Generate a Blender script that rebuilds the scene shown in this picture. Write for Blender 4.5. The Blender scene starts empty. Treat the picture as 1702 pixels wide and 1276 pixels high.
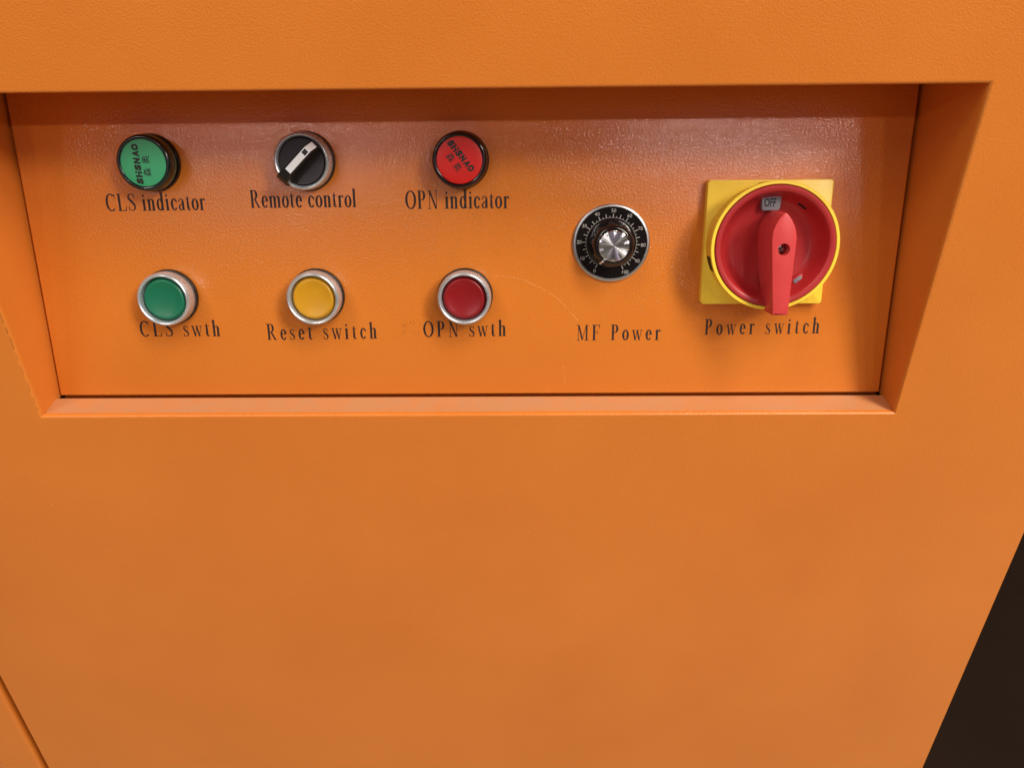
import bpy, bmesh, math, random
from mathutils import Vector, Matrix
random.seed(7)
scene = bpy.context.scene
COL = scene.collection
PI = math.pi
R = math.radians
MM = 0.001

# ------------------------------------------------------------------ camera
cam_d = bpy.data.cameras.new('camera')
cam = bpy.data.objects.new('camera', cam_d)
COL.objects.link(cam)
EYE = Vector((0.0, -0.365, 1.35))
rt, up, bk = Vector((0.99988, 0.01079, -0.01148)), Vector((0.00434, 0.51151, 0.85926)), Vector((0.01514, -0.85921, 0.5114))
m = Matrix((rt, up, bk)).transposed().to_4x4()
m.translation = EYE
cam.matrix_world = m
cam_d.sensor_width = 36.0
cam_d.lens = 1280.0 / 1702.0 * 36.0
cam_d.clip_start = 0.01
cam_d.clip_end = 60.0
scene.camera = cam

# ------------------------------------------------------------------ world and lamps
w = bpy.data.worlds.new('World')
scene.world = w
w.use_nodes = True
bg = w.node_tree.nodes['Background']
bg.inputs['Color'].default_value = (1.0, 0.88, 0.76, 1)
bg.inputs['Strength'].default_value = 0.06
scene.view_settings.view_transform = 'Standard'
scene.view_settings.look = 'None'
scene.view_settings.exposure = 0.0
scene.view_settings.gamma = 1.0
scene.view_settings.use_curve_mapping = False


def lamp(name, loc, target, sx, sy, power, color, spread=180):
    d = bpy.data.lights.new(name, 'AREA')
    d.shape = 'RECTANGLE'
    d.size, d.size_y = sx, sy
    d.energy = power
    d.color = color
    d.spread = R(spread)
    o = bpy.data.objects.new(name, d)
    COL.objects.link(o)
    o.location = loc
    o.rotation_euler = (Vector(target) - Vector(loc)).to_track_quat('-Z', 'Y').to_euler()
    return o


C0 = (0, 0, 1.15)
lamp('ceiling_lamp', (1.15, -0.95, 3.5), C0, 0.5, 1.4, 54, (1.0, 0.95, 0.82))
lamp('ceiling_lamp', (-1.2, -1.05, 3.5), C0, 0.5, 1.3, 18, (1.0, 0.95, 0.84))
lamp('ceiling_lamp', (2.2, -2.15, 3.35), C0, 0.7, 0.7, 70, (1.0, 0.94, 0.82))
lamp('ceiling_lamp', (-1.9, -2.3, 3.4), C0, 0.7, 0.7, 8, (1.0, 0.94, 0.84))
lamp('hall_lamp', (-1.75, -3.6, 2.22), C0, 2.0, 0.80, 4.0, (0.98, 0.74, 1.0))
lamp('hall_lamp', (1.80, -3.6, 2.24), C0, 1.4, 0.85, 3.4, (0.98, 0.74, 1.0))
# compact lamps far down the hall
for x, p in ((-3.0, 12), (-1.5, 12), (1.9, 17), (3.1, 20)):
    lamp('spot_lamp', (x, -5.0, 3.66), C0, 0.16, 0.10, p, (1.0, 0.90, 0.84))


# ------------------------------------------------------------------ helpers
def link(name, me, parent=None, mat=None, mats=None):
    o = bpy.data.objects.new(name, me)
    COL.objects.link(o)
    if parent:
        o.parent = parent
    for mt in (mats or ([mat] if mat else [])):
        me.materials.append(mt)
    return o


def obj(name, bm, mat, parent=None, smooth=None, mats=None):
    me = bpy.data.meshes.new(name)
    bmesh.ops.recalc_face_normals(bm, faces=bm.faces)
    bm.to_mesh(me)
    bm.free()
    if smooth is not None:
        me.polygons.foreach_set('use_smooth', [True] * len(me.polygons))
        me.set_sharp_from_angle(angle=R(smooth))
    return link(name, me, parent, mat, mats)


def tag(o, label=None, cat=None, group=None, kind=None):
    for k, v in (('label', label), ('category', cat), ('group', group), ('kind', kind)):
        if v:
            o[k] = v
    return o


def empty(name, loc, rot=(0, 0, 0)):
    o = bpy.data.objects.new(name, None)
    COL.objects.link(o)
    o.location = loc
    o.rotation_euler = rot
    o.empty_display_size = 0.01
    return o


def lathe(profile, seg=96, bm=None, skip=None, rfun=None, c=(0, 0)):
    """profile: (radius, height) in mm, turned about the local z axis"""
    bm = bm or bmesh.new()
    rings = []
    for (r, h) in profile:
        if r < 1e-6:
            rings.append([bm.verts.new((c[0] * MM, c[1] * MM, h * MM))])
        else:
            ring = []
            for k in range(seg):
                a = 2 * PI * k / seg
                rr = r if rfun is None else rfun(r, h, a)
                ring.append(bm.verts.new(((c[0] + rr * math.cos(a)) * MM, (c[1] + rr * math.sin(a)) * MM, h * MM)))
            rings.append(ring)
    for i in range(len(rings) - 1):
        A, B = rings[i], rings[i + 1]
        for k in range(seg):
            k2 = (k + 1) % seg
            if skip and skip(i, (k + .5) * 360 / seg):
                continue
            if len(A) == 1 and len(B) == 1:
                continue
            if len(A) == 1:
                bm.faces.new((A[0], B[k2], B[k]))
            elif len(B) == 1:
                bm.faces.new((A[k], A[k2], B[0]))
            else:
                bm.faces.new((A[k], A[k2], B[k2], B[k]))
    return bm


def box(x0, x1, y0, y1, z0, z1, bev=0.0, bm=None, seg=2):
    bm2 = bmesh.new()
    bmesh.ops.create_cube(bm2, size=1)
    for v in bm2.verts:
        v.co = Vector(((x0 + x1) / 2 + v.co.x * (x1 - x0), (y0 + y1) / 2 + v.co.y * (y1 - y0), (z0 + z1) / 2 + v.co.z * (z1 - z0)))
    if bev:
        bmesh.ops.bevel(bm2, geom=bm2.edges[:], offset=bev, segments=seg, affect='EDGES', profile=0.5)
    if bm is None:
        return bm2
    me = bpy.data.meshes.new('t')
    bm2.to_mesh(me)
    bm.from_mesh(me)
    bpy.data.meshes.remove(me)
    bm2.free()
    return bm


def prism(outline, h0, h1, bev=0.0, bm=None):
    """outline in mm (counter-clockwise), extruded from h0 to h1 with a chamfered top edge"""
    bm = bm or bmesh.new()
    n = len(outline)

    def off(d):
        out = []
        for i in range(n):
            p0, p1, p2 = (Vector(outline[i - 1]), Vector(outline[i]), Vector(outline[(i + 1) % n]))
            a, b = (p1 - p0).normalized(), (p2 - p1).normalized()
            na, nb = Vector((-a.y, a.x)), Vector((-b.y, b.x))
            k = (na + nb)
            k = k / max(k.length_squared, 1e-6) * 2
            out.append(p1 + k * d)
        return out
    loops = [[bm.verts.new((p[0] * MM, p[1] * MM, h * MM)) for p in pts] for pts, h in
             ([(off(0), h0), (off(0), h1 - bev)] + ([(off(bev * .3), h1 - bev * .3), (off(bev), h1)] if bev else []))]
    for A, B in zip(loops, loops[1:]):
        for i in range(n):
            bm.faces.new((A[i], A[(i + 1) % n], B[(i + 1) % n], B[i]))
    bm.faces.new(loops[-1])
    bm.faces.new(loops[0][::-1])
    return bm


# ------------------------------------------------------------------ materials
def new_mat(name):
    mt = bpy.data.materials.new(name)
    mt.use_nodes = True
    nt = mt.node_tree
    return mt, nt, nt.nodes['Principled BSDF'], nt.nodes.new('ShaderNodeTexCoord')


def ramp(nt, src, p0, c0, p1, c1):
    r = nt.nodes.new('ShaderNodeValToRGB')
    r.color_ramp.elements[0].position = p0
    r.color_ramp.elements[0].color = c0
    r.color_ramp.elements[1].position = p1
    r.color_ramp.elements[1].color = c1
    nt.links.new(src, r.inputs['Fac'])
    return r.outputs['Color']


def noise(nt, tc, scale, detail=2, rough=.5, dist=0.0, vec=None):
    n = nt.nodes.new('ShaderNodeTexNoise')
    n.inputs['Scale'].default_value = scale
    n.inputs['Detail'].default_value = detail
    n.inputs['Roughness'].default_value = rough
    n.inputs['Distortion'].default_value = dist
    nt.links.new(vec or tc.outputs['Object'], n.inputs['Vector'])
    return n.outputs['Fac']


def paint(name='orange_powder_coat', rough=.30, strength=1.0, fine=1.0, dust=0.0, ior=1.5, relief=.00016, grain=1000):
    """textured powder coat: wrinkled orange-peel relief about one millimetre across"""
    mt, nt, b, tc = new_mat(name)
    L = nt.links
    mott = noise(nt, tc, 9, 4, .6)
    col = ramp(nt, mott, .3, (0.655, 0.182, 0.022, 1), .7, (0.705, 0.206, 0.027, 1))
    # faint dust and rub marks
    dn = noise(nt, tc, 38, 6, .7, 1.2)
    dm = ramp(nt, dn, .60, (0, 0, 0, 1), .85, (.06, .06, .06, 1))
    if dust:
        dm = ramp(nt, dn, .30, (dust * .6,) * 3 + (1,), .80, (dust * 1.3,) * 3 + (1,))
    mx = nt.nodes.new('ShaderNodeMix')
    mx.data_type = 'RGBA'
    L.new(dm, mx.inputs[0])
    L.new(col, mx.inputs[6])
    mx.inputs[7].default_value = (0.50, 0.25, 0.13, 1)
    # tiny pits
    vo = nt.nodes.new('ShaderNodeTexVoronoi')
    vo.inputs['Scale'].default_value = 75
    L.new(tc.outputs['Object'], vo.inputs['Vector'])
    pit = ramp(nt, vo.outputs['Distance'], .010, (1, 1, 1, 1), .028, (0, 0, 0, 1))
    sel = ramp(nt, noise(nt, tc, 20, 2), .60, (0, 0, 0, 1), .66, (1, 1, 1, 1))
    mul = nt.nodes.new('ShaderNodeMath')
    mul.operation = 'MULTIPLY'
    L.new(pit, mul.inputs[0])
    L.new(sel, mul.inputs[1])
    mx2 = nt.nodes.new('ShaderNodeMix')
    mx2.data_type = 'RGBA'
    L.new(mul.outputs[0], mx2.inputs[0])
    L.new(mx.outputs[2], mx2.inputs[6])
    mx2.inputs[7].default_value = (0.16, 0.04, 0.01, 1)
    v3 = nt.nodes.new('ShaderNodeTexVoronoi')
    v3.inputs['Scale'].default_value = 55
    L.new(tc.outputs['Object'], v3.inputs['Vector'])
    d3 = ramp(nt, v3.outputs['Distance'], .012, (1, 1, 1, 1), .030, (0, 0, 0, 1))
    s3 = ramp(nt, noise(nt, tc, 13, 3), .56, (0, 0, 0, 1), .62, (1, 1, 1, 1))
    m3 = nt.nodes.new('ShaderNodeMath')
    m3.operation = 'MULTIPLY'
    L.new(d3, m3.inputs[0])
    L.new(s3, m3.inputs[1])
    mx3 = nt.nodes.new('ShaderNodeMix')
    mx3.data_type = 'RGBA'
    L.new(m3.outputs[0], mx3.inputs[0])
    L.new(mx2.outputs[2], mx3.inputs[6])
    mx3.inputs[7].default_value = (0.80, 0.42, 0.20, 1)
    L.new(mx3.outputs[2], b.inputs['Base Color'])
    rr = nt.nodes.new('ShaderNodeMapRange')
    rr.inputs['To Min'].default_value = rough - .04
    rr.inputs['To Max'].default_value = rough + .06
    L.new(noise(nt, tc, 60, 3), rr.inputs['Value'])
    L.new(rr.outputs[0], b.inputs['Roughness'])
    b.inputs['IOR'].default_value = ior
    # relief
    h1 = noise(nt, tc, grain, 1.5, .45, .5)
    h2 = noise(nt, tc, 2600, 1, .5)
    a = nt.nodes.new('ShaderNodeMath')
    a.operation = 'MULTIPLY_ADD'
    L.new(h2, a.inputs[0])
    a.inputs[1].default_value = .22 * fine
    L.new(h1, a.inputs[2])
    bp = nt.nodes.new('ShaderNodeBump')
    bp.inputs['Strength'].default_value = strength
    bp.inputs['Distance'].default_value = relief
    L.new(a.outputs[0], bp.inputs['Height'])
    L.new(bp.outputs[0], b.inputs['Normal'])
    return mt


def plastic(name, col, rough=.35, grain=.15, scale=900, coat=0.0, sss=0.0, var=.06, dist=0.00008):
    mt, nt, b, tc = new_mat(name)
    c0 = tuple(c * (1 - var) for c in col) + (1,)
    c1 = tuple(min(1, c * (1 + var)) for c in col) + (1,)
    nt.links.new(ramp(nt, noise(nt, tc, 70, 5, .65), .3, c0, .7, c1), b.inputs['Base Color'])
    rr = nt.nodes.new('ShaderNodeMapRange')
    rr.inputs['To Min'].default_value = rough * .8
    rr.inputs['To Max'].default_value = rough * 1.25
    nt.links.new(noise(nt, tc, 240, 4, .7), rr.inputs['Value'])
    nt.links.new(rr.outputs[0], b.inputs['Roughness'])
    b.inputs['Coat Weight'].default_value = coat
    b.inputs['Coat Roughness'].default_value = .04
    if sss:
        b.inputs['Subsurface Weight'].default_value = sss
        b.inputs['Subsurface Radius'].default_value = (1.0, .25, .2)
        b.inputs['Subsurface Scale'].default_value = .0015
    bp = nt.nodes.new('ShaderNodeBump')
    bp.inputs['Strength'].default_value = grain
    bp.inputs['Distance'].default_value = dist
    nt.links.new(noise(nt, tc, scale, 2), bp.inputs['Height'])
    nt.links.new(bp.outputs[0], b.inputs['Normal'])
    return mt


def metal(name, col, rough=.28, aniso=0.0, grain=.1, scale=1500):
    mt = plastic(name, col, rough, grain, scale, var=.05)
    b = mt.node_tree.nodes['Principled BSDF']
    b.inputs['Metallic'].default_value = 1.0
    if aniso:
        b.inputs['Anisotropic'].default_value = aniso
        t = mt.node_tree.nodes.new('ShaderNodeTangent')
        t.direction_type = 'RADIAL'
        t.axis = 'Z'
        mt.node_tree.links.new(t.outputs[0], b.inputs['Tangent'])
    return mt


def ink(name, col, paintcol, lo=.27, hi=.34, scale=1500):
    """screen-printed ink, broken up where the relief of the paint shows through"""
    mt, nt, b, tc = new_mat(name)
    b.inputs['Base Color'].default_value = col + (1,)
    b.inputs['Roughness'].default_value = .6
    nt.links.new(ramp(nt, noise(nt, tc, scale, 3, .6), lo, (0, 0, 0, 1), hi, (1, 1, 1, 1)), b.inputs['Alpha'])
    return mt


M_PAINT = paint()
M_PANEL = paint('orange_panel_coat', rough=.10, strength=1.0, ior=1.62, relief=.00019, grain=960)
M_LEDGE = paint('orange_ledge_coat', rough=.42, strength=.35, dust=.75)
M_WALL = paint('orange_wall_coat', rough=.45, strength=.25)
M_DARK = plastic('dark_steel', (0.02, 0.012, 0.008), .6)
M_INK = ink('black_print', (0.020, 0.007, 0.004), None)
M_INK2 = ink('smudged_print', (0.05, 0.015, 0.008), None, .45, .55, 1600)
M_BLACK = plastic('black_plastic', (0.014, 0.011, 0.010), .38)
M_GLOSS = plastic('glossy_black_plastic', (0.010, 0.007, 0.007), .12, grain=.05)
M_FACE = plastic('dark_brown_plastic', (0.015, 0.009, 0.008), .32)
M_ALU = metal('satin_aluminium', (0.56, 0.60, 0.66), .26)
M_ALU.node_tree.nodes['Principled BSDF'].inputs['Metallic'].default_value = .62
M_RIMALU = metal('worn_aluminium', (0.55, 0.54, 0.55), .38, grain=.5, scale=700)
M_SPUN = metal('spun_aluminium', (0.92, 0.92, 0.93), .22, aniso=.92)
M_WHITE = plastic('white_plastic', (0.86, 0.90, 0.95), .35)
M_GREY = plastic('grey_label', (0.20, 0.195, 0.23), .45)
M_CAPG = plastic('green_button_plastic', (0.010, 0.150, 0.075), .30)
M_CAPY = plastic('yellow_button_plastic', (0.56, 0.265, 0.010), .30)
M_CAPR = plastic('red_button_plastic', (0.24, 0.006, 0.009), .30)
M_LENSG = plastic('green_lens_plastic', (0.050, 0.430, 0.190), .45)
M_LENSR = plastic('red_lens_plastic', (0.66, 0.011, 0.006), .40)
M_BODYG = plastic('dark_green_lens_side', (0.006, 0.013, 0.008), .14, coat=.2, grain=.03)
M_BANDG = plastic('olive_lens_band', (0.035, 0.065, 0.030), .12, coat=1, grain=.03)
M_BODYR = plastic('dark_red_lens_side', (0.016, 0.003, 0.003), .14, coat=.2, grain=.03)
M_YEL = plastic('yellow_switch_plastic', (0.95, 0.66, 0.055), .36, sss=.15)
M_RED = plastic('red_switch_plastic', (0.40, 0.022, 0.024), .34, sss=.10)
M_REDD = plastic('red_handle_plastic', (0.62, 0.050, 0.052), .36, sss=.15)
M_SCREW = metal('zinc_screw', (0.6, 0.58, 0.55), .3)
M_PRINTW = plastic('white_dial_print', (0.46, 0.43, 0.41), .5)
M_PRINTK = plastic('black_mark_print', (0.012, 0.014, 0.012), .5)
M_SCR = plastic('bare_scratch', (0.85, 0.42, 0.15), .5)

# ------------------------------------------------------------------ setting
def ground(name, x0, x1, y0, y1, z, ca, cb, rough):
    mt, nt, b, tc = new_mat(name + '_material')
    nt.links.new(ramp(nt, noise(nt, tc, 3, 5, .6), .3, ca, .7, cb), b.inputs['Base Color'])
    b.inputs['Roughness'].default_value = rough
    b.inputs['Specular IOR Level'].default_value = .25
    bp = nt.nodes.new('ShaderNodeBump')
    bp.inputs['Strength'].default_value = .4
    bp.inputs['Distance'].default_value = .002
    nt.links.new(noise(nt, tc, 350, 3), bp.inputs['Height'])
    nt.links.new(bp.outputs[0], b.inputs['Normal'])
    bm = bmesh.new()
    bm.faces.new([bm.verts.new(p) for p in ((x0, y0, z), (x1, y0, z), (x1, y1, z), (x0, y1, z))])
    return tag(obj(name, bm, mt), kind='structure')


ground('floor', -12, 12, -12, 12, 0, (0.50, 0.43, 0.31, 1), (0.57, 0.49, 0.36, 1), .45)
ground('carpet', -3, 4, -.22, 5, .004, (0.021, 0.010, 0.005, 1), (0.028, 0.013, 0.007, 1), .9)

# ------------------------------------------------------------------ cabinet
XL, XR = -0.2749, 0.2079
ZT, ZB = 1.35 - 0.06311, 1.35 - 0.23731
XS, XC = -0.3774, 0.3093
ZTOP, ZBOT = 1.62, 0.08
cab = empty('cabinet', (0, 0, 0))
tag(cab, 'large orange powder coated machine cabinet with sunken control recess', 'cabinet')
RL = 0.0020     # fold radius of the opening


def front_sheet():
    bm = bmesh.new()

    def loop(o, y):
        return [bm.verts.new(p) for p in ((XL - o, y, ZB - o), (XR + o, y, ZB - o), (XR + o, y, ZT + o), (XL - o, y, ZT + o))]
    loops = [loop(RL, 0)]
    for k in range(1, 7):
        a = k / 6 * PI / 2
        loops.append(loop(RL * (1 - math.sin(a)), RL * (1 - math.cos(a))))
    loops.append(loop(0, RL + .0012))
    loops.append(loop(.0014, RL + .0012))
    for A, B in zip(loops, loops[1:]):
        for i in range(4):
            bm.faces.new((A[i], A[(i + 1) % 4], B[(i + 1) % 4], B[i]))
    x0, x1, z0, z1 = XS, XC - .0018, ZBOT, ZTOP
    A = loops[0]
    O = [bm.verts.new(p) for p in ((x0, 0, z0), (x1, 0, z0), (x1, 0, z1), (x0, 0, z1))]
    for i in range(4):
        bm.faces.new((O[i], O[(i + 1) % 4], A[(i + 1) % 4], A[i]))
    # right edge folds back into the side of the cabinet
    prev = (O[1], O[2])
    for k in range(1, 7):
        a = k / 6 * PI / 2
        x, y = x1 + .0018 * math.sin(a), .0018 * (1 - math.cos(a))
        cur = (bm.verts.new((x, y, z0)), bm.verts.new((x, y, z1)))
        bm.faces.new((prev[0], cur[0], cur[1], prev[1]))
        prev = cur
    cur = (bm.verts.new((XC, .03, z0)), bm.verts.new((XC, .03, z1)))
    bm.faces.new((prev[0], cur[0], cur[1], prev[1]))
    # left edge has a short return
    cur = (bm.verts.new((x0, .012, z0)), bm.verts.new((x0, .012, z1)))
    bm.faces.new((O[0], O[3], cur[1], cur[0]))
    return bm


obj('front_panel', front_sheet(), M_PAINT, cab, smooth=40)
# neighbouring sheet to the left, set slightly deeper behind a narrow joint
obj('left_panel', box(-0.80, XS - .0110, .0050, .034, ZBOT, ZTOP, .0032, seg=4), M_PAINT, cab, smooth=40)
obj('joint_strip', box(XS - .020, XS - .0003, .0220, .0235, ZBOT, ZTOP), M_PAINT, cab)
obj('side_panel', box(XC - .0016, XC - .0001, .030, .60, ZBOT, ZTOP), M_PAINT, cab)
obj('back_shell', box(-0.80, XC - .002, .10, .60, ZBOT, ZTOP), M_DARK, cab)
obj('plinth', box(-0.79, XC - .02, .03, .58, 0, ZBOT), M_DARK, cab)

# recess walls: sheets running back from the folded lip past the control panel
TH = 0.2471
sT, cT = math.sin(TH), math.cos(TH)
PX, PY, PZ = -0.03348, 0.01833, 1.35 - 0.23582


def recess_wall(x_in, x_out):
    bm = bmesh.new()
    prof = ((RL + .0013, ZB), (RL + .0013, ZT), (.085, ZT), (.042, ZB))
    A = [bm.verts.new((x_in, y, z)) for y, z in prof]
    B = [bm.verts.new((x_out, y, z)) for y, z in prof]
    bm.faces.new(A)
    bm.faces.new(B[::-1])
    for i in range(4):
        bm.faces.new((A[i], A[(i + 1) % 4], B[(i + 1) % 4], B[i]))
    return bm


obj('recess_wall', recess_wall(XL - .0001, XL - .0016), M_WALL, cab)
obj('recess_wall', recess_wall(XR + .0001, XR + .0016), M_WALL, cab)


def sheet(x0, x1, ya, za, yb, zb, t):
    bm = bmesh.new()
    P = [(x0, ya, za), (x1, ya, za), (x1, yb, zb), (x0, yb, zb)]
    A = [bm.verts.new(p) for p in P]
    B = [bm.verts.new((p[0], p[1], p[2] + t)) for p in P]
    bm.faces.new(A[::-1])
    bm.faces.new(B)
    for i in range(4):
        bm.faces.new((A[i], A[(i + 1) % 4], B[(i + 1) % 4], B[i]))
    return bm


obj('recess_ledge', sheet(XL, XR, RL + .0013, ZB - .0001, .0172, ZB + .0012, -.0012), M_LEDGE, cab)
obj('rear_flange', sheet(XL, XR, .0170, ZB - .0030, .045, ZB - .0014, -.0012), M_WALL, cab)
obj('recess_ceiling', sheet(XL, XR, RL + .0013, ZT + .0001, .088, ZT + .0001, .0014), M_WALL, cab)

# control panel: one tray with folded edges, tipped back
PROT = (PI / 2 - TH, 0, 0)
panel = obj('control_panel', box(-.2396, .2396, .0007, .1765, -.012, 0, .0011, seg=3), M_PANEL, cab, smooth=50)
panel.location = (PX, PY, PZ)
panel.rotation_euler = PROT
PM = Matrix.Translation((PX, PY, PZ)) @ Matrix.Rotation(PROT[0], 4, 'X')


def on_panel(name, u, v, rot=0.0):
    o = empty(name, (0, 0, 0))
    o.matrix_world = PM @ Matrix.Translation((u * MM, v * MM, 0)) @ Matrix.Rotation(rot, 4, 'Z')
    return o


# ------------------------------------------------------------------ serif lettering drawn stroke by stroke
TK, TN, XH = .156, .068, .665


class Pen:
    def __init__(s):
        s.polys = []

    def quad(s, *p):
        s.polys.append(p)

    def bar(s, x0, x1, y0, y1):
        s.polys.append(((x0, y0), (x1, y0), (x1, y1), (x0, y1)))

    def line(s, x0, y0, x1, y1, w):      # slanted stroke of horizontal width w
        s.polys.append(((x0 - w / 2, y0), (x0 + w / 2, y0), (x1 + w / 2, y1), (x1 - w / 2, y1)))

    def ring(s, cx, cy, rx, ry, a0=0, a1=360, tk=TK, tn=TN, n=26):
        pts = []
        for i in range(n + 1):
            a = R(a0 + (a1 - a0) * i / n)
            c, q = math.cos(a), math.sin(a)
            pts.append(((cx + rx * c, cy + ry * q), (cx + (rx - tk) * c, cy + (ry - tn) * q)))
        for (o0, i0), (o1, i1) in zip(pts, pts[1:]):
            s.polys.append((o0, o1, i1, i0))

    def curve(s, pts, n=8):
        P = [pts[0]] + list(pts) + [pts[-1]]
        out = []
        for i in range(1, len(P) - 2):
            for k in range(n):
                t = k / n
                out.append([0.5 * ((2 * P[i][j]) + (-P[i - 1][j] + P[i + 1][j]) * t + (2 * P[i - 1][j] - 5 * P[i][j] + 4 * P[i + 1][j] - P[i + 2][j]) * t * t + (-P[i - 1][j] + 3 * P[i][j] - 3 * P[i + 1][j] + P[i + 2][j]) * t ** 3) for j in range(3)])
        out.append(list(P[-2]))
        L, Q = [], []
        for i, (x, y, wd) in enumerate(out):
            a, b_ = out[max(0, i - 1)], out[min(len(out) - 1, i + 1)]
            d = Vector((b_[0] - a[0], b_[1] - a[1]))
            d.normalize()
            L.append((x - d.y * wd / 2, y + d.x * wd / 2))
            Q.append((x + d.y * wd / 2, y - d.x * wd / 2))
        for i in range(len(out) - 1):
            s.polys.append((L[i], L[i + 1], Q[i + 1], Q[i]))

    def serif(s, x, y, half=.14, t=.036, up=1):
        s.bar(x - half, x + half, min(y, y + t * up), max(y, y + t * up))

    def stem(s, x, y0, y1, foot=True, flag=True, w=TK):
        s.bar(x - w / 2, x + w / 2, y0, y1)
        if foot:
            s.serif(x, y0)
        if flag:
            s.quad((x - .15, y1 - .075), (x - w / 2, y1 - .10), (x + w / 2, y1), (x + w / 2 - .03, y1 + .012))


def glyph(ch):
    p = Pen()
    if ch == 'C':
        p.ring(.40, .5, .36, .515, 48, 312)
        p.bar(.655, .69, .70, .97)
        p.quad((.60, .86), (.66, .80), (.69, .97), (.655, .97))
        return p, .76
    if ch == 'L':
        p.stem(.19, 0, 1, True, False)
        p.serif(.19, 1, .15, .036, -1)
        p.bar(.19, .62, 0, .045)
        p.quad((.56, .04), (.62, 0), (.66, .28), (.63, .28))
        return p, .70
    if ch == 'S':
        p.curve([(.50, .74, .03), (.44, .90, .045), (.31, .975, .045), (.165, .90, .085), (.13, .75, .12), (.24, .61, .14), (.38, .47, .15), (.50, .31, .13), (.48, .11, .09), (.33, .025, .045), (.17, .08, .045), (.095, .26, .03)])
        p.bar(.49, .52, .70, .99)
        p.bar(.075, .105, .01, .30)
        return p, .62
    if ch == 'O':
        p.ring(.40, .5, .37, .515, 0, 360)
        return p, .80
    if ch in 'PR':
        p.stem(.18, 0, 1, True, False)
        p.serif(.12, 1, .10, .036, -1)
        p.bar(.18, .34, .955, 1)
        p.bar(.18, .34, .46, .50)
        p.ring(.34, .73, .23, .27, -90, 90)
        if ch == 'R':
            p.line(.36, .48, .62, 0, .13)
            p.bar(.52, .76, 0, .036)
            return p, .76
        return p, .64
    if ch == 'N':
        p.line(.17, 0, .17, 1, .042)
        p.line(.62, 0, .62, 1, .042)
        p.line(.17, 1, .60, 0, .125)
        p.serif(.17, 0, .12)
        p.serif(.62, 1, .12, .036, -1)
        p.serif(.14, 1, .11, .036, -1)
        return p, .78
    if ch == 'M':
        p.line(.16, 0, .16, 1, .042)
        p.bar(.70, .82, 0, 1)
        p.line(.18, 1, .45, .03, .12)
        p.line(.45, .03, .73, 1, .042)
        p.serif(.16, 0, .12)
        p.serif(.76, 0, .15)
        p.serif(.12, 1, .10, .036, -1)
        p.serif(.80, 1, .11, .036, -1)
        return p, .94
    if ch == 'F':
        p.stem(.18, 0, 1, True, False)
        p.serif(.14, 1, .12, .036, -1)
        p.bar(.18, .58, .955, 1)
        p.quad((.52, .96), (.58, 1), (.60, .76), (.575, .76))
        p.bar(.18, .44, .50, .54)
        p.bar(.425, .455, .40, .64)
        return p, .63
    if ch == 'i':
        p.stem(.16, 0, XH)
        p.ring(.155, .86, .068, .075, 0, 360, .068, .075, 10)
        return p, .33
    if ch == 'l':
        p.stem(.16, 0, 1.03)
        return p, .33
    if ch in 'nmh':
        p.stem(.16, 0, 1.03 if ch == 'h' else XH)
        p.curve([(.19, .50, .04), (.27, .62, .05), (.36, .64, .08), (.43, .55, TK), (.435, .40, TK)])
        p.stem(.435, 0, .43, True, False)
        if ch == 'm':
            p.curve([(.47, .50, .04), (.55, .62, .05), (.64, .64, .08), (.71, .55, TK), (.715, .40, TK)])
            p.stem(.715, 0, .43, True, False)
            return p, .88
        return p, .60
    if ch == 'd':
        p.ring(.27, XH / 2, .23, XH / 2 + .012, 20, 340)
        p.stem(.43, 0, 1.03, False)
        p.quad((.43, 0), (.56, .045), (.56, .075), (.43, .07))
        return p, .60
    if ch == 'c':
        p.ring(.27, XH / 2, .23, XH / 2 + .012, 42, 322)
        p.ring(.425, .50, .055, .06, 0, 360, .055, .06, 10)
        return p, .49
    if ch == 'e':
        p.ring(.27, XH / 2, .23, XH / 2 + .012, 5, 322)
        p.bar(.10, .49, .345, .385)
        return p, .50
    if ch == 'o':
        p.ring(.275, XH / 2, .245, XH / 2 + .012)
        return p, .55
    if ch == 'a':
        p.curve([(.10, .50, .10), (.15, .62, .06), (.26, .655, .05), (.35, .58, .10), (.36, .44, TK), (.36, .12, TK), (.39, .035, .07), (.47, .06, .035)])
        p.curve([(.34, .40, .045), (.20, .33, .06), (.10, .20, .11), (.13, .06, .09), (.22, .03, .06), (.34, .12, .04)])
        return p, .50
    if ch == 't':
        p.curve([(.17, .82, .03), (.17, .68, .10), (.17, .18, TK), (.20, .05, .09), (.27, .025, .05), (.34, .10, .03)])
        p.bar(.04, .33, XH - .035, XH + .005)
        return p, .37
    if ch == 'r':
        p.stem(.16, 0, XH)
        p.curve([(.19, .47, .04), (.26, .60, .05), (.33, .645, .07), (.38, .60, .09)])
        p.ring(.375, .585, .055, .06, 0, 360, .055, .06, 10)
        return p, .43
    if ch == 's':
        p.curve([(.36, .50, .03), (.31, .61, .035), (.22, .65, .04), (.12, .58, .08), (.12, .47, .10), (.21, .37, .115), (.32, .28, .115), (.37, .17, .10), (.33, .05, .06), (.22, .018, .035), (.11, .06, .035), (.07, .18, .03)])
        p.bar(.345, .372, .47, .66)
        p.bar(.055, .082, 0, .20)
        return p, .45
    if ch == 'w':
        p.line(.10, XH, .26, 0, .11)
        p.line(.26, 0, .40, XH, .04)
        p.line(.38, XH, .54, 0, .11)
        p.line(.54, 0, .69, XH, .04)
        p.serif(.10, XH, .10, .036, -1)
        p.serif(.39, XH, .10, .036, -1)
        p.serif(.68, XH, .09, .036, -1)
        return p, .76
    return p, .34


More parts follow.
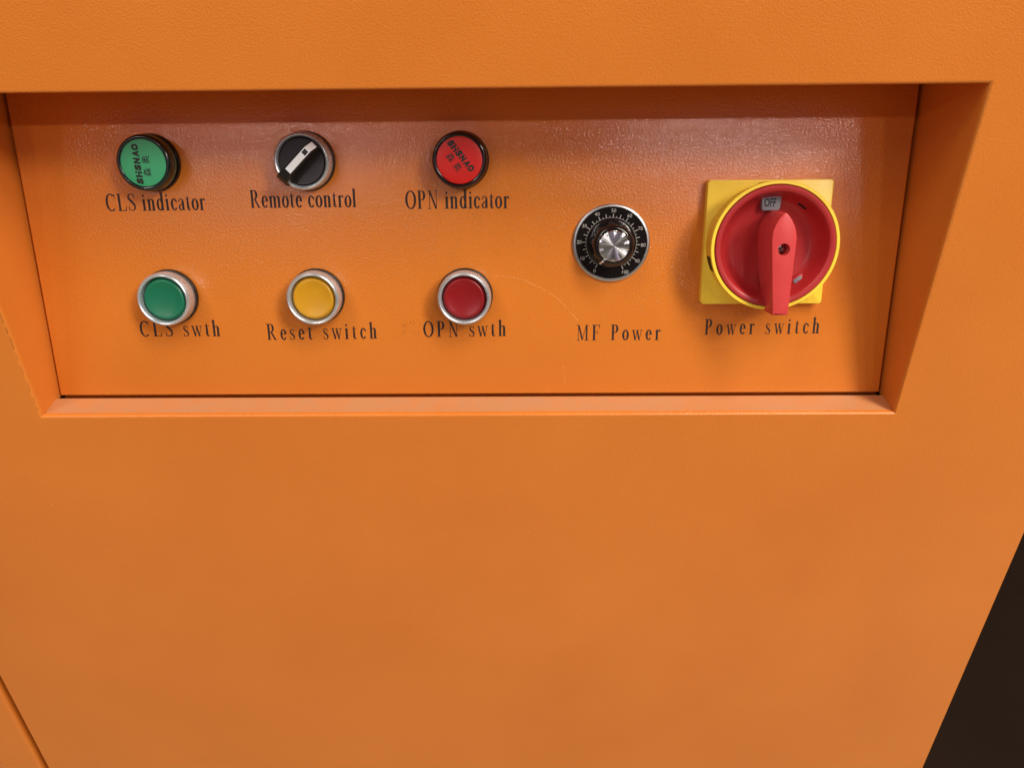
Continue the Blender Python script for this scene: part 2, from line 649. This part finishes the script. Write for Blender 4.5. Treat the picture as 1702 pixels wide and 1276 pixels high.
def lettering(text, u0, v0, u1, v1, cap, track, parent, mat):
    """text fitted between (u0,v0) and (u1,v1) on the panel, capital height cap; mm"""
    gl = [glyph(c) for c in text]
    nat = sum(a for _, a in gl) + track * (len(text) - 1) - .08
    sx = (u1 - u0) / nat
    slope = (v1 - v0) / (u1 - u0)
    bm = bmesh.new()
    x = -.03
    lay = 0
    for g, adv in gl:
        jx, jy = random.uniform(-.012, .012), random.uniform(-.010, .010)
        for poly in g.polys:
            lay += 1
            h = .03 + (lay % 40) * .0006
            vs = []
            for (px, py) in poly:
                uu = u0 + (x + px + jx) * sx
                vs.append(bm.verts.new((uu * MM, (v0 + (uu - u0) * slope + (py + jy) * cap) * MM, h * MM)))
            f = bm.faces.new(vs)
        x += adv + track
    bm.normal_update()
    for f in bm.faces:
        if f.normal.z < 0:
            f.normal_flip()
    me = bpy.data.meshes.new('lettering')
    bm.to_mesh(me)
    bm.free()
    o = link('lettering', me, parent, mat)
    o['label'] = 'black serif words "%s" printed on the panel' % text
    return o


TEXTS = [
    ('CLS indicator', -194.9, 106.8, -140.4, 107.0, 9.3, .02),
    ('Remote control', -115.3, 107.9, -57.4, 107.9, 9.5, .01),
    ('OPN indicator', -30.5, 106.7, 25.8, 106.6, 9.7, .02),
    ('CLS swth', -186.5, 36.3, -140.5, 36.2, 9.2, .16),
    ('Reset switch', -113.5, 33.8, -50.6, 34.3, 9.4, .20),
    ('OPN swth', -23.7, 35.1, 23.5, 35.4, 9.2, .16),
    ('MF Power', 63.8, 32.7, 111.1, 32.7, 9.0, .20),
    ('Power switch', 136.5, 35.5, 200.9, 36.0, 9.1, .24),
]
for t in TEXTS:
    lettering(*t, panel, M_INK)

# stray ink specks left of and around the words under the red button
bm = bmesh.new()


def speck(u, v, r, h):
    n = random.choice((5, 6, 7))
    a0 = random.random() * 6
    bm.faces.new([bm.verts.new(((u + r * random.uniform(.6, 1.3) * math.cos(a0 + 2 * PI * k / n)) * MM, (v + r * random.uniform(.6, 1.3) * math.sin(a0 + 2 * PI * k / n)) * MM, h * MM)) for k in range(n)])


for k in range(34):
    speck(random.gauss(-34.8, .8), random.uniform(36.2, 42.5), random.uniform(.08, .24), .03)
for k in range(48):
    speck(random.uniform(-35, -24.5), random.uniform(35, 45), random.uniform(.06, .18), .032)
for k in range(10):
    speck(random.gauss(-30.5, 1.0), random.gauss(43.6, .6), random.uniform(.08, .22), .034)
for k in range(46):
    speck(random.uniform(-8, 36), random.choice((random.uniform(31, 35), random.uniform(33, 42))), random.uniform(.05, .15), .036)
tag(obj('ink_specks', bm, M_INK2, panel), kind='stuff')

# thin scratch curving from the red button down towards the dial's caption
bm = bmesh.new()


def scratch(pts, wd, h):
    P = [pts[0]] + pts + [pts[-1]]
    out = []
    for i in range(1, len(P) - 2):
        for k in range(14):
            t = k / 14
            out.append([0.5 * ((2 * P[i][j]) + (-P[i - 1][j] + P[i + 1][j]) * t + (2 * P[i - 1][j] - 5 * P[i][j] + 4 * P[i + 1][j] - P[i + 2][j]) * t * t + (-P[i - 1][j] + 3 * P[i][j] - 3 * P[i + 1][j] + P[i + 2][j]) * t ** 3) for j in range(2)])
    prev = None
    for i, (x, y) in enumerate(out[1:-1]):
        a, b_ = out[i], out[i + 2]
        d = Vector((b_[0] - a[0], b_[1] - a[1])).normalized()
        w_ = wd * random.uniform(.3, 1.1)
        cur = [bm.verts.new(((x - d.y * w_) * MM, (y + d.x * w_) * MM, h * MM)), bm.verts.new(((x + d.y * w_) * MM, (y - d.x * w_) * MM, h * MM))]
        if prev and random.random() > .14:
            bm.faces.new((prev[0], prev[1], cur[1], cur[0]))
        prev = cur


scratch([(16, 70.3), (24, 69.6), (33.6, 67.4), (44, 62.5), (52.2, 57.3), (59, 50.5), (64.8, 43.5)], .10, .02)
obj('scratch', bm, M_SCR, panel)
bm = bmesh.new()
scratch([(56, 18), (57.5, 12), (57, 6)], .06, .02)
obj('scratch', bm, M_SCR, panel)

# dark cracks in the paint where the left recess wall meets the front sheet, and chips on the lip
bm = bmesh.new()
z = ZB + .004
while z < ZB + .085:
    ln = random.uniform(.002, .009)
    wd = random.uniform(.00005, .00016)
    x = XL - .0010 + random.uniform(-.00015, .00015)
    y = -.00003
    bm.faces.new([bm.verts.new(p) for p in ((x - wd, y, z), (x + wd, y, z + .0003), (x + wd * .8, y, z + ln), (x - wd * .6, y, z + ln * .9))])
    z += ln + random.uniform(.0003, .004)
tag(obj('paint_crack', bm, M_DARK, cab), kind='stuff')
# ------------------------------------------------------------------ text helper for small printed marks
def font_mesh(text, size, ax='CENTER', shear=0.0, bold=0.0, sx=1.0):
    c = bpy.data.curves.new('t', 'FONT')
    c.body = text
    c.size = size
    c.align_x = ax
    c.align_y = 'CENTER'
    c.shear = shear
    c.offset = bold
    c.resolution_u = 3
    o = bpy.data.objects.new('t', c)
    COL.objects.link(o)
    dg = bpy.context.evaluated_depsgraph_get()
    me = bpy.data.meshes.new_from_object(o.evaluated_get(dg))
    me.transform(Matrix.Diagonal((sx, 1, 1, 1)))
    bpy.data.objects.remove(o)
    bpy.data.curves.remove(c)
    return me


def fit(me, wd=None, ht=None):
    """scale a text mesh to a given width and height in mm and centre it"""
    xs = [v.co.x for v in me.vertices]
    ys = [v.co.y for v in me.vertices]
    if not xs:
        return me
    w0, h0 = max(xs) - min(xs), max(ys) - min(ys)
    kx = wd * MM / w0 if wd else ht * MM / h0
    ky = ht * MM / h0 if ht else kx
    me.transform(Matrix.Diagonal((kx, ky, 1, 1)) @ Matrix.Translation((-(max(xs) + min(xs)) / 2, -(max(ys) + min(ys)) / 2, 0)))
    return me


# ------------------------------------------------------------------ push buttons, selector and pilot lights
def base_and_bezel(root):
    obj('base_ring', lathe([(12, 0), (15.2, 0), (15.5, .6), (15.5, 2.2), (15.2, 2.9), (12, 2.9)]), M_BLACK, root, 35)
    obj('bezel', lathe([(12.2, 2.9), (14.5, 2.9), (14.85, 3.4), (14.9, 6.5), (14.8, 9.6), (14.55, 10.9), (14.1, 11.7), (13.6, 12.0), (13.1, 11.85), (12.65, 11.3), (12.4, 10.4), (12.35, 5)]), M_ALU, root, 40)


def push_button(u, v, mat, label, rot):
    root = on_panel('push_button', u, v, rot)
    tag(root, label, 'button', 'push buttons in the lower row')
    base_and_bezel(root)
    obj('button_cap', lathe([(11.9, 6.5), (11.85, 8.6), (11.45, 9.0), (11.0, 9.9), (10.6, 10.3), (10.1, 10.35), (9.3, 10.15), (7.5, 9.75), (5, 9.45), (2.5, 9.3), (0, 9.25)]), mat, root, 40)
    obj('cap_surround', lathe([(12.36, 6.4), (0, 6.4)]), M_BLACK, root)
    return root


push_button(-165.4, 59.4, M_CAPG, 'round green push button with silver bezel above the words CLS swth', .3)
push_button(-82.5, 59.4, M_CAPY, 'round yellow push button with silver bezel above the words Reset switch', 1.0)
push_button(0.9, 59.0, M_CAPR, 'round dark red push button with silver bezel above the words OPN swth', 2.1)


def brand_marks(root, parent, ang, offs, chars, length):
    """the maker's word and two characters printed on a lens"""
    word = bmesh.new()
    me = fit(font_mesh('S', 1, shear=.12, bold=.02), 3.0, 3.3)
    H = 3.6
    bm = bmesh.new()
    pitch = length / 6
    for i, ch in enumerate('SHSNAO'):
        cx = (i - 2.5) * pitch
        if ch == 'H':
            for (x0, x1, y0, y1) in ((-1.5, -.5, -H / 2, H / 2), (-.5, .5, -.4, .4), (.5, 1.5, -H / 2, .4), (.5, 1.5, .8, H / 2)):
                vs = [bm.verts.new(((cx + x + .12 * y) * MM, y * MM, 0)) for x, y in ((x0, y0), (x1, y0), (x1, y1), (x0, y1))]
                bm.faces.new(vs)
        else:
            mm = fit(font_mesh(ch, 1, shear=.12, bold=.08), pitch * .96, H)
            mm.transform(Matrix.Translation((cx * MM, 0, 0)))
            bm.from_mesh(mm)
            bpy.data.meshes.remove(mm)
    me2 = bpy.data.meshes.new('brand_word')
    bm.to_mesh(me2)
    bm.free()
    word.free()
    bpy.data.meshes.remove(me)
    o = link('brand_word', me2, parent, M_PRINTK)
    o.matrix_local = Matrix.Translation((offs[0] * MM, offs[1] * MM, 12.12 * MM)) @ Matrix.Rotation(ang, 4, 'Z')
    for ch, (x, y) in zip('\u68ee\u5965', chars):
        mm = fit(font_mesh(ch, 1, bold=.010), 4.2, 4.2)
        c = link('brand_character', mm, parent, M_PRINTK)
        c.matrix_local = Matrix.Translation((x * MM, y * MM, 12.12 * MM)) @ Matrix.Rotation(ang, 4, 'Z')


def pilot_light(u, v, lens, body, band, label, ang, offs, chars, length):
    root = on_panel('pilot_light', u, v)
    tag(root, label, 'indicator light', 'pilot lights in the upper row')
    obj('base_ring', lathe([(12, 0), (14.9, 0), (15.1, .5), (15.1, 2.0), (14.8, 2.6), (12, 2.6)]), M_GLOSS, root, 35)
    obj('lens_side', lathe([(13.4, 2.6), (14.0, 2.7), (14.1, 4.4), (14.25, 4.6), (14.35, 7.6), (14.45, 10.2), (14.2, 11.4), (13.7, 12.1), (13.2, 12.3), (12.4, 12.2), (11.95, 11.9), (11.9, 11)]), body, root, 60)
    bmr = lathe([(14.1, 4.9), (14.55, 5.15), (14.7, 5.7), (14.55, 6.3), (14.2, 6.6)])
    obj('lens_band', bmr, band, root, 60)
    face = obj('lens_face', lathe([(11.95, 11.5), (11.9, 11.8), (11.3, 11.95), (8, 12.03), (4, 12.07), (0, 12.08)]), lens, root, 40)
    brand_marks(root, face, ang, offs, chars, length)
    return root


pilot_light(-165.5, 132.1, M_LENSG, M_BODYG, M_BANDG, 'round glossy green indicator light with dark rim above the words CLS indicator',
            R(91.5), (-3.1, -0.6), ((1.6, -4.7), (1.5, 1.6)), 20.6)
pilot_light(0.5, 132.1, M_LENSR, M_BODYR, M_BODYR, 'round glossy red indicator light with dark rim above the words OPN indicator',
            R(-51.5), (0.9, 2.2), ((-4.5, 1.4), (-1.0, -3.4)), 19.2)

# selector switch
sel = on_panel('selector_switch', -82.4, 132.2)
tag(sel, 'round black selector switch with silver bezel, lever turned diagonally with white stripe', 'selector switch')
base_and_bezel(sel)
obj('turn_plate', lathe([(12.2, 7), (12.1, 10.4), (11.7, 10.9), (10.8, 10.8), (0, 10.6)]), M_FACE, sel, 40)
# lever, drawn with its length along local x: tail at -x, pointer tip at +x
prof = [(-14.6, 12.5, 3.2, 3.5), (-14.0, 16.0, 3.3, 3.8), (-12.0, 18.6, 3.3, 3.9), (-9.6, 19.6, 3.0, 3.6), (-8.2, 20.2, 2.45, 3.0), (8.6, 20.2, 2.35, 2.9), (12.2, 15.4, 2.35, 2.9), (12.8, 11.0, 2.35, 2.9)]
bm = bmesh.new()
rows = []
for s_, h_, wt, wb in prof:
    rows.append([bm.verts.new((s_ * MM, -wb * MM, 10.3 * MM)), bm.verts.new((s_ * MM, -wt * MM, (h_ - .35) * MM)), bm.verts.new((s_ * MM, -(wt - .35) * MM, h_ * MM)),
                 bm.verts.new((s_ * MM, (wt - .35) * MM, h_ * MM)), bm.verts.new((s_ * MM, wt * MM, (h_ - .35) * MM)), bm.verts.new((s_ * MM, wb * MM, 10.3 * MM))])
for A, B in zip(rows, rows[1:]):
    for i in range(5):
        bm.faces.new((A[i], A[i + 1], B[i + 1], B[i]))
bm.faces.new(rows[0])
bm.faces.new(rows[-1][::-1])
lever = obj('lever', bm, M_BLACK, sel, 25)
lever.rotation_euler = (0, 0, R(44))


def lever_strip(name, pts, hw, mat, t=.22):
    bm = bmesh.new()
    A = [(bm.verts.new((s * MM, -hw * MM, (h + t) * MM)), bm.verts.new((s * MM, hw * MM, (h + t) * MM)), bm.verts.new((s * MM, -hw * MM, (h - .1) * MM)), bm.verts.new((s * MM, hw * MM, (h - .1) * MM))) for s, h in pts]
    for a, b_ in zip(A, A[1:]):
        bm.faces.new((a[0], b_[0], b_[1], a[1]))
        bm.faces.new((a[2], b_[2], b_[0], a[0]))
        bm.faces.new((a[1], b_[1], b_[3], a[3]))
    for a in (A[0], A[-1]):
        bm.faces.new((a[0], a[1], a[3], a[2]))
    return obj(name, bm, mat, lever)


lever_strip('pointer_stripe', [(-6.8, 20.2), (8.6, 20.2), (12.0, 15.65)], 1.75, M_WHITE)
lever_strip('stripe_window', [(5.2, 20.42), (7.9, 20.42)], 1.25, M_BLACK, .06)

# ------------------------------------------------------------------ potentiometer with printed dial
dial = on_panel('control_knob', 81.9, 87.6)
tag(dial, 'round black dial numbered 0 to 100 with fluted knob and spun metal cap', 'dial knob')
plate = obj('dial_plate', lathe([(0, 0), (20.9, 0), (20.9, 1.25), (19.3, 1.25), (0, 1.25)]), M_GLOSS, dial, 35)
obj('dial_rim', lathe([(19.35, 1.2), (19.45, 1.65), (19.8, 1.9), (20.6, 1.8), (21.1, 1.3), (21.15, .2), (20.9, .05)]), M_RIMALU, dial, 40)
bm = bmesh.new()
A0, AS = 212.0, 302.0       # clockwise from the top


def polar(r, cw):
    a = R(90 - cw)
    return r * math.cos(a), r * math.sin(a)


for k in range(41):
    cw = A0 + AS * k / 40
    major = k % 2 == 0
    r0, r1, hw = (13.9, 15.9, .20) if major else (13.9, 14.7, .14)
    rad, tan = Vector(polar(1, cw)), Vector(polar(1, cw + 90))
    bm.faces.new([bm.verts.new(((rad * r + tan * s) * MM).to_3d() + Vector((0, 0, .00130))) for r, s in ((r0, -hw), (r1, -hw), (r1, hw), (r0, hw))])
prev = None
for k in range(121):
    cw = A0 + AS * k / 120
    p0, p1 = polar(13.75, cw), polar(13.9, cw)
    cur = (bm.verts.new((p0[0] * MM, p0[1] * MM, .00131)), bm.verts.new((p1[0] * MM, p1[1] * MM, .00131)))
    if prev:
        bm.faces.new((prev[0], cur[0], cur[1], prev[1]))
    prev = cur
obj('scale_ticks', bm, M_PRINTW, plate)
for k in range(11):
    me = fit(font_mesh(str(k * 10), 1, bold=.0), None, 1.95)
    o = link('scale_number', me, plate, M_PRINTW)
    x, y = polar(17.6, A0 + AS * k / 10)
    if k == 0:
        x, y = x + .5, y - .2
    if k == 10:
        x, y = x + .5, y
    o.location = (x * MM, y * MM, .00131)


def flutes(r, h, a):
    k = max(0.0, min(1.0, (14.4 - h) / 5)) * .62
    return r * (1 - k * .075 * (1 + math.cos(9 * a + 1.0)) / 1)


obj('knob_skirt', lathe([(10, 1.3), (13.3, 1.3), (13.5, 1.7), (13.4, 2.4), (12.8, 3.0), (11.9, 3.4), (10, 3.5)]), M_GLOSS, dial, 40)
obj('knob_body', lathe([(12.3, 3.2), (12.2, 5), (12.0, 8.5), (11.7, 11), (11.1, 13), (10.3, 14.2), (9.4, 14.9), (8.6, 15.1), (8.25, 15.0), (8.2, 14.6)], 180, rfun=flutes), M_GLOSS, dial, 60)
bm = bmesh.new()
rings = []
for r, h, amp in ((8.2, 14.7, 0), (8.15, 15.1, 0), (7.95, 15.25, .055), (4.0, 15.2, .028), (.3, 15.15, .002)):
    rings.append([bm.verts.new((r * math.cos(2 * PI * k / 200) * MM, r * math.sin(2 * PI * k / 200) * MM, (h + amp * math.cos(10 * PI * k / 100 + .5)) * MM)) for k in range(200)])
for A, B in zip(rings, rings[1:]):
    for k in range(200):
        bm.faces.new((A[k], A[(k + 1) % 200], B[(k + 1) % 200], B[k]))
bm.faces.new(rings[-1])
obj('knob_cap', bm, M_SPUN, dial, 30)
bm = bmesh.new()
for (r0, r1, h0, h1, hw) in ((8.4, 10.2, 15.22, 14.5, .42), (10.2, 12.2, 14.5, 11.0, .42)):
    cw = 215
    rad, tan = Vector(polar(1, cw)), Vector(polar(1, cw + 90))
    bm.faces.new([bm.verts.new(((rad * r + tan * s) * MM).to_3d() + Vector((0, 0, h * MM))) for r, s, h in ((r0, -hw, h0), (r1, -hw, h1), (r1, hw, h1), (r0, hw, h0))])
obj('pointer_line', bm, M_WHITE, dial)

# ------------------------------------------------------------------ rotary power switch
ps = on_panel('power_switch', 165.4, 87.4)
tag(ps, 'large red rotary switch handle on square yellow plate showing OFF', 'power switch')
pl = []
for (sx, sy, a0) in ((1, 1, 0), (-1, 1, 90), (-1, -1, 180), (1, -1, 270)):
    for k in range(5):
        t = R(a0 + 22.5 * k)
        pl.append((sx * 31.7 + 1.6 * math.cos(t), sy * 31.7 + 1.6 * math.sin(t)))
bm = prism(pl, 0, 5.0, .45)
obj('base_plate', bm, M_YEL, ps, 30)


def cskip(i, deg):
    if i == 2 and (190 <= deg <= 205 or 81 <= deg <= 98 or 16 <= deg <= 30 or 262 <= deg <= 277):
        return True
    return False


def crad(r, h, a):
    d = math.degrees(a)
    if 4.5 < h < 19.3 and 101 < d < 152 and r > 32:
        return r - .9
    return r


obj('collar', lathe([(32.6, 4.95), (32.7, 7.1), (32.75, 7.2), (32.9, 18.2), (32.95, 18.3), (33.05, 19.2), (33.55, 19.6), (33.6, 20.7), (33.3, 21.1), (32.0, 21.15), (31.75, 20.9), (31.7, 19.4)], 240, skip=cskip, rfun=crad), M_YEL, ps, 40)
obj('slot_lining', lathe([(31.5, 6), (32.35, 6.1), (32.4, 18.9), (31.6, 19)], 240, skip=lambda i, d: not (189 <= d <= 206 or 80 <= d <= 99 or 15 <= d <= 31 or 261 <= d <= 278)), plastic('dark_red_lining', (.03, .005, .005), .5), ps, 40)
obj('dish', lathe([(30.9, 12), (31.45, 20.6), (31.3, 21.35), (30.9, 21.7), (29.6, 21.75), (28.6, 21.5), (28.1, 21.0), (27.5, 19.6), (26.6, 16.5), (25.2, 13.5), (23.4, 11.0), (21.2, 9.95), (0, 9.7)], 160), M_RED, ps, 35)

# handle: pointed lever with flat sides, standing well proud of the dish
side = [(-3.9, -33.8), (3.9, -33.8), (4.35, -27.0), (5.2, -12.0), (5.85, -2.0), (6.15, 3.0), (6.2, 6.0), (5.8, 9.0), (4.8, 12.0), (3.3, 14.8), (1.5, 17.1), (.5, 18.0), (0, 18.15)]
outline = side + [(-x, y) for x, y in side[::-1][1:-1]]
sh = [(x + .5 - .035 * y * 1.0 - .2, y) for x, y in outline]
n = len(sh)


def inset(d):
    out = []
    for i in range(n):
        p0, p1, p2 = Vector(sh[i - 1]), Vector(sh[i]), Vector(sh[(i + 1) % n])
        a, b_ = (p1 - p0).normalized(), (p2 - p1).normalized()
        k = Vector((-a.y - b_.y, a.x + b_.x))
        out.append(p1 + k / max(k.length_squared, .5) * 2 * d)
    return out


bm = bmesh.new()
HT = 34.0


def bot(p):
    return 9.3 if p[1] > -26.5 else 15.5


L0 = [bm.verts.new((p[0] * MM, p[1] * MM, bot(p) * MM)) for p in inset(-.25)]
L1 = [bm.verts.new((p[0] * MM, p[1] * MM, (HT - .45) * MM)) for p in inset(0)]
L2 = [bm.verts.new((p[0] * MM, p[1] * MM, (HT - .12) * MM)) for p in inset(.14)]
L3 = [bm.verts.new((p[0] * MM, p[1] * MM, HT * MM)) for p in inset(.45)]
for A, B in ((L0, L1), (L1, L2), (L2, L3)):
    for i in range(n):
        bm.faces.new((A[i], A[(i + 1) % n], B[(i + 1) % n], B[i]))
bm.faces.new(L0[::-1])
HR = 3.05
hc = (.35, 0)
ring = [bm.verts.new(((hc[0] + HR * math.cos(2 * PI * k / 32)) * MM, (hc[1] + HR * math.sin(2 * PI * k / 32)) * MM, HT * MM)) for k in range(32)]
redges = [bm.edges.new((ring[k], ring[(k + 1) % 32])) for k in range(32)]
bm.edges.ensure_lookup_table()
tedges = [bm.edges.get((L3[i], L3[(i + 1) % n])) for i in range(n)]
bmesh.ops.triangle_fill(bm, edges=redges + tedges, use_beauty=True, use_dissolve=False)
low = [bm.verts.new((v.co.x * .98, v.co.y * .98, 25 * MM)) for v in ring]
for k in range(32):
    bm.faces.new((ring[k], ring[(k + 1) % 32], low[(k + 1) % 32], low[k]))
bm.faces.new(low)
# drop fill triangles that cover the hole
for f in [f for f in bm.faces if all(abs(v.co.z - HT * MM) < 1e-7 for v in f.verts) and (f.calc_center_median().xy - Vector(hc) * MM).length < HR * .9 * MM and all((v.co.xy - Vector(hc) * MM).length < HR * 1.02 * MM for v in f.verts)]:
    bm.faces.remove(f)
handle = obj('handle', bm, M_REDD, ps, 28)
screw = obj('screw', lathe([(2.75, 25.0), (2.75, 27.0), (2.5, 27.5), (1.6, 27.8), (0, 27.9)], 32, c=hc), M_SCREW, ps, 40)
bm = bmesh.new()
box(-.0016, .0016, -.0003, .0003, .0, .0002, bm=bm)
box(-.0003, .0003, -.0016, -.0003, .0, .0002, bm=bm)
box(-.0003, .0003, .0003, .0016, .0, .0002, bm=bm)
cr = obj('cross_slot', bm, M_DARK, screw)
cr.location = (hc[0] * MM, 0, .02778)
cr.rotation_euler = (0, 0, .5)

# OFF window
lab = obj('position_label', prism([(-6.2, 19.0), (-5.6, 18.0), (2.4, 18.0), (3.2, 19.0), (3.7, 25.7), (-1, 26.1), (-6.7, 25.5)], 9.6, 13.3, .15), M_GREY, ps, 30)
me = fit(font_mesh('OFF', 1, bold=.035), 6.2, 4.5)
o = link('label_word', me, lab, M_PRINTK)
o.location = (-.0022, .0221, .01334)


def rounded(cx, cy, a, b_, rad, ang):
    out = []
    for (sx, sy, a0) in ((1, 1, 0), (-1, 1, 90), (-1, -1, 180), (1, -1, 270)):
        for k in range(5):
            t = R(a0 + 22.5 * k)
            x, y = sx * (a - rad) + rad * math.cos(t), sy * (b_ - rad) + rad * math.sin(t)
            out.append((cx + x * math.cos(ang) - y * math.sin(ang), cy + x * math.sin(ang) + y * math.cos(ang)))
    return out


obj('slot_rim', prism(rounded(15.9, -18.9, 3.5, 2.1, 1.0, R(34)), 9.5, 13.4, .15), M_RED, ps, 30)
obj('slot_insert', prism(rounded(16.2, -18.9, 2.4, 1.5, .7, R(34)), 9.6, 13.8, .15), M_GREY, ps, 30)
obj('padlock_slot', prism(rounded(15.0, 20.6, 2.8, 1.1, .6, R(-34)), 9.6, 13.7, .1), M_BODYR, ps, 30)
